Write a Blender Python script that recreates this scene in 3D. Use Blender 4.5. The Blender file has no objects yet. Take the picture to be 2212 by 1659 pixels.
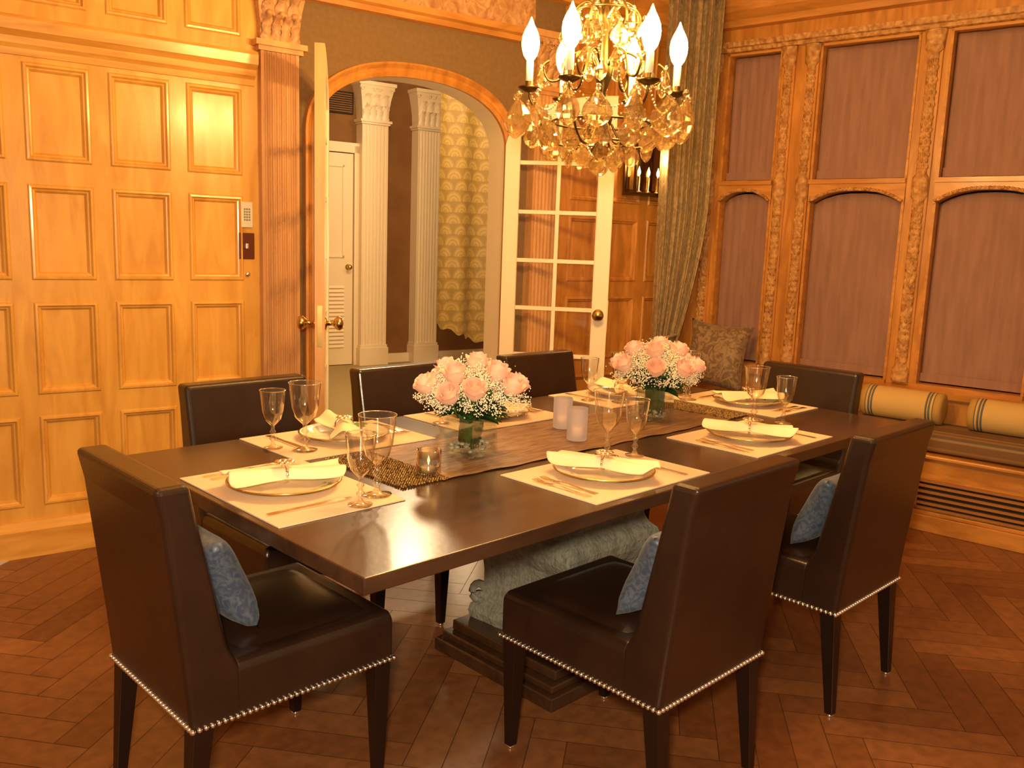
import bpy, bmesh, math, random
from mathutils import Vector, Matrix
random.seed(7)
scene=bpy.context.scene
COL=scene.collection
pi=math.pi
# ------------------------------------------------------------------ materials
MATS={}
def M(name,c1,c2=None,rough=.5,metal=0,scale=(1,1,1),ns=5,detail=4,dist=0,ramp=(.35,.65),bump=0,bs=40,bkind='noise',bscale=None,
      trans=0,ior=1.5,emis=None,es=0,coat=0,sheen=0,spec=.5,attr=None,alpha=1):
    m=bpy.data.materials.new(name); m.use_nodes=True; nt=m.node_tree; N=nt.nodes; L=nt.links
    b=N['Principled BSDF']
    b.inputs['Roughness'].default_value=rough; b.inputs['Metallic'].default_value=metal
    b.inputs['Transmission Weight'].default_value=trans; b.inputs['IOR'].default_value=ior
    b.inputs['Coat Weight'].default_value=coat; b.inputs['Coat Roughness'].default_value=.15
    b.inputs['Sheen Weight'].default_value=sheen; b.inputs['Specular IOR Level'].default_value=spec
    b.inputs['Alpha'].default_value=alpha
    if emis: b.inputs['Emission Color'].default_value=(*emis,1); b.inputs['Emission Strength'].default_value=es
    b.inputs['Base Color'].default_value=(*c1,1)
    tc=N.new('ShaderNodeTexCoord'); mp=N.new('ShaderNodeMapping'); mp.inputs['Scale'].default_value=scale
    L.new(tc.outputs['Object'],mp.inputs['Vector'])
    out=None
    if c2:
        n=N.new('ShaderNodeTexNoise'); n.inputs['Scale'].default_value=ns; n.inputs['Detail'].default_value=detail; n.inputs['Distortion'].default_value=dist
        L.new(mp.outputs[0],n.inputs['Vector'])
        r=N.new('ShaderNodeValToRGB'); r.color_ramp.elements[0].position=ramp[0]; r.color_ramp.elements[1].position=ramp[1]
        r.color_ramp.elements[0].color=(*c1,1); r.color_ramp.elements[1].color=(*c2,1)
        L.new(n.outputs['Fac'],r.inputs['Fac']); out=r.outputs['Color']
    if attr:
        a=N.new('ShaderNodeAttribute'); a.attribute_name=attr
        if out:
            mx=N.new('ShaderNodeMix'); mx.data_type='RGBA'; mx.blend_type='MULTIPLY'; mx.inputs['Factor'].default_value=1
            L.new(out,mx.inputs[6]); L.new(a.outputs['Color'],mx.inputs[7]); out=mx.outputs[2]
        else: out=a.outputs['Color']
    if out: L.new(out,b.inputs['Base Color'])
    if bump:
        if bkind=='noise':
            t=N.new('ShaderNodeTexNoise'); t.inputs['Scale'].default_value=bs; t.inputs['Detail'].default_value=4; o=t.outputs['Fac']
        else:
            t=N.new('ShaderNodeTexVoronoi'); t.inputs['Scale'].default_value=bs; o=t.outputs['Distance']
        mp2=N.new('ShaderNodeMapping'); mp2.inputs['Scale'].default_value=bscale or (1,1,1)
        L.new(tc.outputs['Object'],mp2.inputs['Vector']); L.new(mp2.outputs[0],t.inputs['Vector'])
        bp=N.new('ShaderNodeBump'); bp.inputs['Strength'].default_value=bump; bp.inputs['Distance'].default_value=.01
        L.new(o,bp.inputs['Height']); L.new(bp.outputs[0],b.inputs['Normal'])
    MATS[name]=m; return m
def thin(name,tint,k=.6,base=.04,rough=.02,gl=(1,1,1),glassmix=0,gtint=(1,1,1),gior=1.5,pw_=3.0):
    m=bpy.data.materials.new(name); m.use_nodes=True; nt=m.node_tree; N=nt.nodes; L=nt.links
    N.remove(N['Principled BSDF']); out=N['Material Output']
    tr=N.new('ShaderNodeBsdfTransparent'); tr.inputs[0].default_value=(*tint,1)
    g=N.new('ShaderNodeBsdfGlossy'); g.inputs['Color'].default_value=(*gl,1); g.inputs['Roughness'].default_value=rough
    lw=N.new('ShaderNodeLayerWeight'); lw.inputs['Blend'].default_value=.5
    pw=N.new('ShaderNodeMath'); pw.operation='POWER'; pw.inputs[1].default_value=pw_; L.new(lw.outputs['Facing'],pw.inputs[0])
    ad=N.new('ShaderNodeMath'); ad.operation='MULTIPLY_ADD'; ad.inputs[1].default_value=k; ad.inputs[2].default_value=base; ad.use_clamp=True
    L.new(pw.outputs[0],ad.inputs[0])
    mx=N.new('ShaderNodeMixShader'); L.new(ad.outputs[0],mx.inputs[0]); L.new(tr.outputs[0],mx.inputs[1]); L.new(g.outputs[0],mx.inputs[2])
    last=mx
    if glassmix:
        gg=N.new('ShaderNodeBsdfGlass'); gg.inputs['Color'].default_value=(*gtint,1); gg.inputs['Roughness'].default_value=.01; gg.inputs['IOR'].default_value=gior
        m2=N.new('ShaderNodeMixShader'); m2.inputs[0].default_value=glassmix; L.new(mx.outputs[0],m2.inputs[1]); L.new(gg.outputs[0],m2.inputs[2]); last=m2
    L.new(last.outputs[0],out.inputs['Surface']); return m
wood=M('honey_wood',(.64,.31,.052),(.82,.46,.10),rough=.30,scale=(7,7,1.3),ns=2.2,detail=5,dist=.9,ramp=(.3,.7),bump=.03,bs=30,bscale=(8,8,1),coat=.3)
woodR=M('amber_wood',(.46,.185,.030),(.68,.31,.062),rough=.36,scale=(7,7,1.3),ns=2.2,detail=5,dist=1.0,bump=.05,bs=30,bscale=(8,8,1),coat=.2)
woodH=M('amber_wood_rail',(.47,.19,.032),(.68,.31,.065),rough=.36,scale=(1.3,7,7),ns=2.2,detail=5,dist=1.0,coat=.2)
carve=M('carved_wood',(.42,.19,.05),(.68,.37,.12),rough=.5,ns=30,bump=1.0,bs=34,bkind='vor')
carveF=M('carved_frieze_wood',(.44,.21,.08),(.68,.40,.18),rough=.5,ns=16,dist=2,bump=1.0,bs=16,bkind='vor')
pilw=M('pilaster_wood',(.58,.30,.11),(.70,.38,.15),rough=.45,scale=(6,6,1),ns=3)
brownwall=M('brown_wall_cloth',(.21,.125,.048),(.235,.142,.056),rough=.85,ns=40,bump=.02,bs=300)
white=M('white_paint',(.88,.75,.53),rough=.4)
hallbrown=M('hall_brown_wall',(.20,.09,.025),(.24,.115,.033),rough=.8,ns=4)
carpet=M('hall_carpet',(.34,.27,.12),(.40,.32,.15),rough=.95,ns=60,bump=.2,bs=200)
plaster=M('ceiling_plaster',(.75,.55,.32),rough=.9)
parq=M('parquet',(.80,.80,.80),(1.12,1.12,1.12),rough=.30,scale=(3,3,3),ns=8,detail=5,attr='Col',spec=.45)
leather=M('dark_leather',(.0185,.0085,.0050),(.027,.0120,.0070),rough=.28,ns=8,bump=.06,bs=120,spec=.6,coat=.15)
legw=M('black_leg_wood',(.014,.006,.004),rough=.3)
chrome=M('nickel',(.92,.88,.82),rough=.24,metal=1)
brass=M('brass',(.62,.42,.16),rough=.25,metal=1)
bronze=M('dark_bronze',(.11,.068,.022),rough=.38,metal=1)
tabw=M('dark_table_wood',(.038,.0175,.0095),(.070,.033,.016),rough=.25,scale=(1,5,5),ns=4,detail=6,dist=.6,ramp=(.3,.7),bump=.02,bs=60,coat=.1)
stone=M('grey_stone',(.20,.21,.19),(.29,.305,.28),rough=.95,ns=60,detail=6,bump=.6,bs=90)
linen=M('cream_linen',(.78,.60,.43),rough=.85,bump=.1,bs=700)
napk=M('ivory_napkin',(.92,.76,.50),(.95,.80,.55),rough=.8,ns=20,bump=.1,bs=80)
china=M('white_china',(.88,.80,.62),rough=.12,coat=.5)
chinarim=M('china_leaf_rim',(.12,.24,.09),(.88,.80,.62),rough=.12,coat=.5,ns=28,detail=2,ramp=(.36,.42))
gold=M('gold_edge',(.80,.55,.20),rough=.2,metal=1)
silver=M('silver',(.88,.80,.66),rough=.18,metal=1)
glass=thin('clear_glass',(.97,.96,.93),1.0,.13,.05,gl=(1,.96,.86),pw_=1.8)
cutglass=thin('cut_glass',(.93,.95,.95),1.0,.28,.10,gl=(1,.97,.92),pw_=1.5)
frost=M('frosted_glass',(.95,.85,.76),rough=.42,trans=.85,ior=1.12,emis=(1,.78,.6),es=.05)  # faint warm emission added to lighten the glass; the candle inside is unlit
vglass=thin('vase_glass',(.93,.97,.96),.7,.10)
crystal=thin('crystal',(1,.97,.88),.8,.14,.04,gl=(1,.90,.66),glassmix=.40,gtint=(1,.94,.78),gior=1.5,pw_=2.0)
beadc=M('crystal_bead',(.95,.80,.48),rough=.15,metal=.8)
pane=thin('door_pane_glass',(.985,.985,.98),.3,.03)
wax=M('candle_wax',(.88,.80,.60),rough=.5)
bulbm=M('lit_bulb',(1,.85,.5),emis=(1,.70,.22),es=45)
bulbs2=M('reflected_flame_glow',(1,.85,.5),emis=(1,.60,.20),es=7)  # emission stands in for flames reflected in the sconce mirror
flame=M('small_flame',(1,.8,.4),emis=(1,.6,.2),es=10)
rosem=M('rose_petal',(.97,.57,.43),(1,.75,.61),rough=.55,ns=30,sheen=.2)
babym=M('baby_breath',(.95,.92,.76),rough=.7)
leafm=M('leaf_green',(.026,.075,.020),(.055,.14,.033),rough=.45,ns=30)
pebble=M('pebble',(.75,.70,.6),(.3,.3,.25),rough=.3,ns=40)
runm=M('bronze_sheer_runner',(.20,.105,.045),(.40,.245,.125),rough=.40,metal=.2,scale=(2,14,1),ns=5,detail=5,dist=1,bump=.5,bs=12,bscale=(2,12,1))
beadm=M('amber_bead',(.42,.25,.07),(.05,.03,.015),rough=.15,metal=.5,ns=160,detail=1)
shade=M('brown_sheer_shade',(.305,.165,.120),(.375,.210,.155),rough=.9,scale=(9,1,1.0),ns=3,bump=.25,bs=14,bkind='noise',bscale=(3,1,.4))
damask=M('olive_damask',(.27,.185,.075),(.40,.285,.135),rough=.6,scale=(1,1,.5),ns=34,detail=2,dist=2,ramp=(.44,.56),sheen=.15)
pilm=M('tan_damask',(.17,.10,.045),(.33,.22,.11),rough=.6,ns=22,detail=2,dist=2,ramp=(.42,.58),sheen=.2)
bluep=M('blue_grey_silk',(.045,.065,.125),(.090,.12,.175),rough=.45,ns=28,detail=2,dist=3,ramp=(.42,.60),sheen=.15)
goldc=M('gold_scale_fabric',(1,1,1),rough=.5,attr='Col',sheen=.1)
stripe=M('striped_seat_fabric',(1,1,1),rough=.8,attr='Col')
darkglass=M('night_window_glass',(.01,.01,.012),rough=.1)
darkm=M('dark_void',(.02,.012,.007),rough=.8)
joint=M('floor_joint',(.045,.016,.007),rough=.6)
slatw=M('grille_slat_wood',(.40,.17,.04),rough=.5)
plate_br=M('switch_plate_brown',(.12,.022,.008),rough=.3)
keypadm=M('keypad_plastic',(.75,.72,.62),rough=.4)
btn=M('keypad_button',(.25,.25,.22),rough=.5)
mirror=M('antique_mirror',(.30,.20,.10),rough=.12,metal=1)
# ------------------------------------------------------------------ mesh builder
class MB:
    def __init__(s): s.v=[];s.f=[];s.m=[];s.sm=[];s.X=Matrix.Identity(4);s.c=None
    def add(s,vs,fs,mi=0,smooth=False):
        o=len(s.v); s.v+= [tuple(s.X@Vector(p)) for p in vs]
        for f in fs: s.f.append([i+o for i in f]); s.m.append(mi); s.sm.append(smooth)
    def box(s,x0,x1,y0,y1,z0,z1,mi=0):
        s.add([(x0,y0,z0),(x1,y0,z0),(x1,y1,z0),(x0,y1,z0),(x0,y0,z1),(x1,y0,z1),(x1,y1,z1),(x0,y1,z1)],
              [(0,3,2,1),(4,5,6,7),(0,1,5,4),(1,2,6,5),(2,3,7,6),(3,0,4,7)],mi)
    def loft(s,loops,mi=0,smooth=False,cap=True,closed=True):
        n=len(loops[0]); vs=[p for l in loops for p in l]; fs=[]
        for k in range(len(loops)-1):
            for i in range(n if closed else n-1):
                j=(i+1)%n; fs.append((k*n+i,k*n+j,(k+1)*n+j,(k+1)*n+i))
        if cap and closed:
            fs.append(tuple(range(n))[::-1]); b=(len(loops)-1)*n; fs.append(tuple(range(b,b+n)))
        s.add(vs,fs,mi,smooth)
    def lathe(s,prof,seg=16,c=(0,0,0),mi=0,smooth=True,sx=1,sy=1,mf=None,closed=False):
        vs=[];fs=[]
        for r,z in prof:
            for i in range(seg):
                a=2*pi*i/seg; vs.append((c[0]+r*math.cos(a)*sx,c[1]+r*math.sin(a)*sy,c[2]+z))
        for k in range(len(prof)-1):
            ff=[(k*seg+i,k*seg+(i+1)%seg,(k+1)*seg+(i+1)%seg,(k+1)*seg+i) for i in range(seg)]
            fs.append((mf(k) if mf else mi,ff))
        o=len(s.v); s.v+=[tuple(s.X@Vector(p)) for p in vs]
        for m_,ff in fs:
            for f in ff: s.f.append([i+o for i in f]); s.m.append(m_); s.sm.append(smooth)
    def sphere(s,c,r,seg=10,rings=6,mi=0,sz=1):
        s.lathe([(max(1e-5,r*math.sin(pi*k/rings)),-r*sz*math.cos(pi*k/rings)) for k in range(rings+1)],seg,c,mi)
    def octa(s,c,r,mi=0):
        x,y,z=c
        s.add([(x+r,y,z),(x-r,y,z),(x,y+r,z),(x,y-r,z),(x,y,z+r),(x,y,z-r)],[(0,2,4),(2,1,4),(1,3,4),(3,0,4),(2,0,5),(1,2,5),(3,1,5),(0,3,5)],mi,True)
    def tube(s,pts,r,seg=6,mi=0,smooth=True):
        pts=[Vector(p) for p in pts]; loops=[]
        up=Vector((0,0,1))
        for i,p in enumerate(pts):
            t=(pts[min(i+1,len(pts)-1)]-pts[max(i-1,0)]).normalized()
            a=t.cross(up)
            if a.length<1e-3: a=t.cross(Vector((0,1,0)))
            a.normalize(); b=a.cross(t)
            rr=r[i] if isinstance(r,(list,tuple)) else r
            loops.append([tuple(p+a*rr*math.cos(2*pi*k/seg)+b*rr*math.sin(2*pi*k/seg)) for k in range(seg)])
        s.loft(loops,mi,smooth)
    def prism(s,poly,axis,a0,a1,mi=0):
        def P(q,a):
            if axis=='x': return (a,q[0],q[1])
            if axis=='y': return (q[0],a,q[1])
            return (q[0],q[1],a)
        s.loft([[P(q,a0) for q in poly],[P(q,a1) for q in poly]],mi)
    def grid(s,fn,nu,nv,mi=0,smooth=True):
        vs=[fn(i/nu,j/nv) for j in range(nv+1) for i in range(nu+1)]
        fs=[(j*(nu+1)+i,j*(nu+1)+i+1,(j+1)*(nu+1)+i+1,(j+1)*(nu+1)+i) for j in range(nv) for i in range(nu)]
        s.add(vs,fs,mi,smooth)
    def mesh(s,name,mats,recalc=True,colors=None):
        me=bpy.data.meshes.new(name); me.from_pydata(s.v,[],s.f)
        for m in mats: me.materials.append(m)
        for p,mi,sm in zip(me.polygons,s.m,s.sm): p.material_index=mi; p.use_smooth=sm
        if colors:
            ca=me.color_attributes.new('Col','FLOAT_COLOR','CORNER')
            for p in me.polygons:
                c=colors(p)
                for li in p.loop_indices: ca.data[li].color=(*c,1)
        if recalc:
            bm=bmesh.new(); bm.from_mesh(me); bmesh.ops.remove_doubles(bm,verts=bm.verts,dist=1e-6); bmesh.ops.recalc_face_normals(bm,faces=bm.faces); bm.to_mesh(me); bm.free()
        me.update(); return me
    def obj(s,name,mats,parent=None,loc=(0,0,0),rz=0,bevel=0,seg=2,solid=0,subsurf=0,colors=None,rot=None,recalc=True):
        if not isinstance(mats,(list,tuple)): mats=[mats]
        return O(s.mesh(name,mats,recalc,colors),name,parent,loc,rz,bevel,seg,solid,subsurf,rot)
def O(me,name,parent=None,loc=(0,0,0),rz=0,bevel=0,seg=2,solid=0,subsurf=0,rot=None):
    o=bpy.data.objects.new(name,me); COL.objects.link(o)
    o.location=loc; o.rotation_euler=rot if rot else (0,0,rz)
    if parent: o.parent=parent
    if solid: md=o.modifiers.new('solid','SOLIDIFY'); md.thickness=solid; md.offset=0
    if bevel: md=o.modifiers.new('bevel','BEVEL'); md.width=bevel; md.segments=seg; md.limit_method='ANGLE'; md.harden_normals=False
    if subsurf: md=o.modifiers.new('sub','SUBSURF'); md.levels=subsurf; md.render_levels=subsurf
    return o
def E(name,loc=(0,0,0),rz=0):
    o=bpy.data.objects.new(name,None); COL.objects.link(o); o.location=loc; o.rotation_euler=(0,0,rz); o.empty_display_size=.1; return o
def tag(o,label,cat,group=None,kind=None):
    o['label']=label; o['category']=cat
    if group: o['group']=group
    if kind: o['kind']=kind
    return o
def st(o,label,cat): return tag(o,label,cat,kind='structure')
def dup(root,loc,rz=None,label=None):
    n=root.copy(); COL.objects.link(n); n.location=loc
    if rz is not None: n.rotation_euler=(root.rotation_euler[0],root.rotation_euler[1],rz)
    if label: n['label']=label
    for ch in [c for c in bpy.data.objects if c.parent==root]:
        c=ch.copy(); c.parent=n; COL.objects.link(c)
        for g in [q for q in bpy.data.objects if q.parent==ch]:
            gg=g.copy(); gg.parent=c; COL.objects.link(gg)
    return n
A=dict(loc=(.036,2.676,0),rz=-.1513)
B=dict(loc=(4.093,.3616,0),rz=.0878-pi/2)
def Aw(s,n,z=0):
    a=-.1513; return (.036+s*math.cos(a)-n*math.sin(a),2.676+s*math.sin(a)+n*math.cos(a),z)
def Bw(x,n,z=0):
    a=.0878-pi/2; return (4.093+x*math.cos(a)-n*math.sin(a),.3616+x*math.sin(a)+n*math.cos(a),z)
ZC=2.95
# ------------------------------------------------------------------ floor
pw,pl=.105,.525
mb=MB(); ang=-.1513+pi/4
ca,sa=math.cos(ang),math.sin(ang)
def fl(a,b,z=0): return (1.2+a*ca-b*sa, .2+a*sa+b*ca,z)
def inside(x,y):
    dx,dy=x-.036,y-2.676; n=dx*.1507+dy*.9886
    ex,ey=x-4.093,y-.3616; nb=ex*.9962+ey*.0877
    return n<.04 and nb<.04 and x>-3.3 and y>-3.3
g_=.0011
for i in range(-64,65):
    for j in range(-12,13):
        ox,oy=i*pw+j*pl,i*pw-j*pl
        for q_,(a0,a1,b0,b1) in enumerate(((ox,ox+pl,oy,oy+pw),(ox+pl,ox+pl+pw,oy+pw-pl,oy+pw))):
            c=fl((a0+a1)/2,(b0+b1)/2)
            if inside(c[0],c[1]):
                mb.add([fl(a0+g_,b0+g_),fl(a1-g_,b0+g_),fl(a1-g_,b1-g_),fl(a0+g_,b1-g_)],[(0,1,2,3)],q_)
                mb.add([fl(a0,b0,-.001),fl(a1,b0,-.001),fl(a1,b1,-.001),fl(a0,b1,-.001)],[(0,1,2,3)],2)
rf=random.Random(4)
def fc(p):
    k=rf.random(); k=k if rf.random()<.9 else 1.3
    if p.material_index==1: k+=.35
    return (.160+.080*k,.055+.041*k,.0175+.018*k)
floor=mb.obj('floor',[parq,parq,joint],colors=fc,recalc=False); st(floor,'red-brown herringbone parquet floor of the dining room','floor')
mb=MB(); mb.box(-3.4,5,-3.4,4,ZC,ZC+.05); st(mb.obj('ceiling',plaster),'cream plaster ceiling above the dining room','ceiling')
# ------------------------------------------------------------------ panelled walls
def panel_wall(mb,s0,s1,z0,z1,cols,rows,n0=-.022):
    xs=sorted(set([s0,s1]+[c for p in cols for c in p])); zs=sorted(set([z0,z1]+[c for p in rows for c in p]))
    for i in range(len(xs)-1):
        for j in range(len(zs)-1):
            a,b,c,d=xs[i],xs[i+1],zs[j],zs[j+1]
            if (a,b) in cols and (c,d) in rows:
                lv=[(0,n0),(.006,n0-.007),(.014,n0-.008),(.020,n0+.002),(.026,n0+.004),(.034,n0+.017)]
                loops=[[(a+o,y,c+o),(b-o,y,c+o),(b-o,y,d-o),(a+o,y,d-o)] for o,y in lv]
                mb.loft(loops,0,cap=False)
                o=lv[-1][0]; y=lv[-1][1]; mb.add([(a+o,y,c+o),(b-o,y,c+o),(b-o,y,d-o),(a+o,y,d-o)],[(0,1,2,3)])
            else: mb.add([(a,n0,c),(b,n0,c),(b,n0,d),(a,n0,d)],[(0,1,2,3)])
rows=[(.21,.595),(.685,1.07),(1.16,1.545),(1.635,2.015),(2.24,2.62)]
cols=[(round(.17+.314*k,4),round(.17+.314*k+.245,4)) for k in range(-8,3)]
mb=MB(); panel_wall(mb,-2.45,1.12,0,ZC,cols,rows); mb.box(-2.45,1.12,0,.13,0,ZC)
st(mb.obj('wall_left',wood,**A),'honey-toned wood wall with rows of rectangular raised-moulding panels','wall')
cols2=[(2.97,3.215),(3.285,3.53),(3.60,3.845)]
mb=MB(); panel_wall(mb,2.90,3.96,0,ZC,cols2,rows); mb.box(2.90,4.1,0,.13,0,ZC)
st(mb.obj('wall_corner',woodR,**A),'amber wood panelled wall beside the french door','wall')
def az(u):
    t=min(1,abs(u)/.55); return 1.86+.32*max(0,1-t**2.3)**(1/2.3)
cA=1.96
us=[ -.55+1.1*(.5-.5*math.cos(pi*k/48)) for k in range(49)]
mb=MB()
for y in (0,.13):
    mb.add([(1.12,y,0),(cA-.55,y,0),(cA-.55,y,ZC),(1.12,y,ZC)],[(0,1,2,3)])
    mb.add([(cA+.55,y,0),(2.90,y,0),(2.90,y,ZC),(cA+.55,y,ZC)],[(0,1,2,3)])
    vs=[];fs=[]
    for k,u in enumerate(us): vs+=[(cA+u,y,az(u)),(cA+u,y,ZC)]
    fs=[(2*k,2*k+2,2*k+3,2*k+1) for k in range(48)]
    mb.add(vs,fs)
path=[(-.55,0)]+[(u,az(u)) for u in us]+[(.55,0)]
vs=[];
for u,z in path: vs+=[(cA+u,0,z),(cA+u,.13,z)]
mb.add(vs,[(2*k,2*k+2,2*k+3,2*k+1) for k in range(len(path)-1)],1,True)
st(mb.obj('wall_back',[brownwall,white],recalc=False,**A),'brown cloth-covered wall pierced by an arched doorway','wall')
def casing(y_sign,y0,mat,name,wd):
    mb=MB(); n=len(path); loops=[]
    for k,(u,z) in enumerate(path):
        p0=path[max(0,k-1)];p1=path[min(n-1,k+1)]
        t=Vector((p1[0]-p0[0],p1[1]-p0[1])); t.normalize(); nn=Vector((-t.y,t.x))
        prof=[(0,0),(0,.018),(wd*.25,.026),(wd*.45,.018),(wd*.6,.022),(wd*.85,.04),(wd,.034),(wd,0)]
        loops.append([(cA+u+nn.x*o,y0-y_sign*h,z+nn.y*o) for o,h in prof])
    mb.loft(loops,0,False)
    return mb.obj(name,mat,**A)
st(casing(1,0,woodR,'trim_1',.068),'curved wood casing around the arched doorway','trim')
st(casing(-1,.13,white,'trim_2',.07),'white painted arch casing facing the hall','trim')
woodHL=M('honey_wood_rail',(.62,.29,.048),(.82,.45,.098),rough=.30,scale=(1.3,7,7),ns=2.2,detail=5,dist=.9,coat=.25)
def mould(name,prof,s0,s1,mat,label,fr=A):
    mb=MB(); mb.prism(prof,'x',s0,s1); o=mb.obj(name,mat,**fr); return st(o,label,'trim')
ledge=[(0,2.03),(-.03,2.035),(-.035,2.06),(-.05,2.075),(-.055,2.10),(-.085,2.12),(-.09,2.16),(-.08,2.175),(0,2.185)]
mould('trim_3',ledge,-2.45,1.10,woodHL,'moulded wood ledge running above the wall panels')
mould('trim_4',ledge,2.91,3.92,woodH,'moulded wood ledge beside the curtain')
mould('trim_5',[(0,2.45),(-.035,2.455),(-.04,2.48),(-.06,2.49),(-.065,2.52),(0,2.525)],1.33,2.66,woodH,'wood moulding strip under the carved frieze')
mould('trim_6',[(0,2.525),(-.03,2.53),(-.04,2.60),(-.035,2.68),(0,2.70)],1.33,2.66,carveF,'carved scrollwork frieze above the doorway')
mould('trim_7',[(0,2.70),(-.06,2.705),(-.07,2.76),(-.12,2.80),(-.13,2.88),(-.18,2.90),(-.18,2.948),(0,2.948)],-2.45,3.85,woodH,'deep wood crown moulding under the ceiling')
bbp=[(0,0),(-.055,0),(-.055,.115),(-.045,.13),(-.035,.15),(0,.155)]
mould('baseboard_left',bbp,-2.45,1.10,woodHL,'tall wood baseboard under the panels')
mould('baseboard_corner',bbp,2.91,3.9,woodH,'tall wood baseboard beside the curtain')
def pilaster(name,s0,s1,n_back,z1,mats,label,fl_n=7,dep=.06,base=.18,fr=A,cap=.33,capw=.035):
    mb=MB(); w=s1-s0; c=(s0+s1)/2; yf=n_back-dep
    prof=[(s0,n_back),(s0,yf)]
    m=.012; fw=(w-2*m)/fl_n
    for k in range(fl_n):
        a=s0+m+k*fw+fw*.14; b=a+fw*.72
        for j in range(7):
            t=j/6; prof.append((a+(b-a)*t, yf+math.sin(pi*t)*fw*.30))
    prof+=[(s1,yf),(s1,n_back)]
    mb.prism(prof,'z',base,z1-cap)
    mb.box(s0-.02,s1+.02,yf-.02,n_back,0,base-.03); mb.box(s0-.01,s1+.01,yf-.01,n_back,base-.03,base)
    z=z1-cap
    mb.box(s0-.015,s1+.015,yf-.015,n_back,z,z+.02); mb.box(s0-.03,s1+.03,yf-.03,n_back,z+.02,z+.045)
    z2=z+.045; loops=[]
    for t in [0,.3,.6,.85,1]:
        e=capw*(t**2); zz=z2+(z1-z2-.035)*t
        loops.append([(s0-e,n_back,zz),(s0-e,yf-e,zz),(s1+e,yf-e,zz),(s1+e,n_back,zz)])
    mb.loft(loops,1)
    mb.box(s0-capw-.012,s1+capw+.012,yf-capw-.012,n_back,z1-.035,z1,0)
    H=z1-z2-.035
    for tier,(zb,hh,cnt) in enumerate([(0,.45,4),(.28,.5,3)]):
        for k in range(cnt):
            cx=s0+w*(k+.5)/cnt; lw=w/cnt*.5
            def f(u,v,cx=cx,lw=lw,zb=zb,hh=hh):
                x=(u-.5)*2; ww=lw*(1-.5*v**2)*(1+.2*math.sin(v*14))
                return (cx+x*ww, yf-.008-.05*v**3-.012*(1-x*x), z2+H*(zb+hh*(v-.35*max(0,v-.75)**1)))
            mb.grid(f,6,8,1)
    for sx in (s0-capw*.4,s1+capw*.4,c-.03,c+.03):
        pts=[];sg=1 if sx>c else -1
        for k in range(18):
            a=k*.55; r=.028*(1-k/20)
            pts.append((sx+sg*r*math.cos(a),yf-capw*.8,z1-.07+r*math.sin(a)))
        mb.tube(pts,.007,5,1)
    for k in range(3):
        mb.sphere((c+(k-1)*w*.33,yf-.03,z2+H*.45),.016,8,5,1)
    return st(mb.obj(name,mats,**fr),label,'pilaster')
pilaster('trim_8',1.12,1.30,0,2.52,[pilw,carveF],'fluted wood pilaster with carved capital beside the panels')
pilaster('trim_9',2.67,2.87,0,2.52,[pilw,carveF],'fluted wood pilaster with carved capital beside the arch')
# ------------------------------------------------------------------ switch + keypad
mb=MB(); mb.box(1.03,1.083,-.034,-.022,1.405,1.52,0)
for i in range(3):
    for j in range(5): mb.box(1.042+i*.011,1.050+i*.011,-.036,-.033,1.435+j*.012,1.443+j*.012,1)
tag(mb.obj('keypad',[keypadm,btn],bevel=.002,**A),'white wall keypad with small buttons on wood stile','control panel')
root=E('light_switch',Aw(1.0565,-.022,1.32),-.1513)
mb=MB(); mb.box(-.036,.036,-.007,0,-.06,.06); mb.obj('switch_plate',plate_br,root,bevel=.002)
mb=MB(); mb.box(-.006,.006,-.016,-.006,-.012,.012); mb.obj('toggle',chrome,root,bevel=.002)
tag(root,'dark red-brown switch plate with metal toggle on panelled wall','light switch')
mb=MB(); mb.lathe([(0.001,0),(.013,0),(.012,.006),(.006,.010),(.001,.010)],16)
tag(mb.obj('call_bell',chrome,loc=Aw(1.06,-.022,1.19),rot=(pi/2,0,-.1513)),'small round metal button on the wood stile','button')
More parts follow.
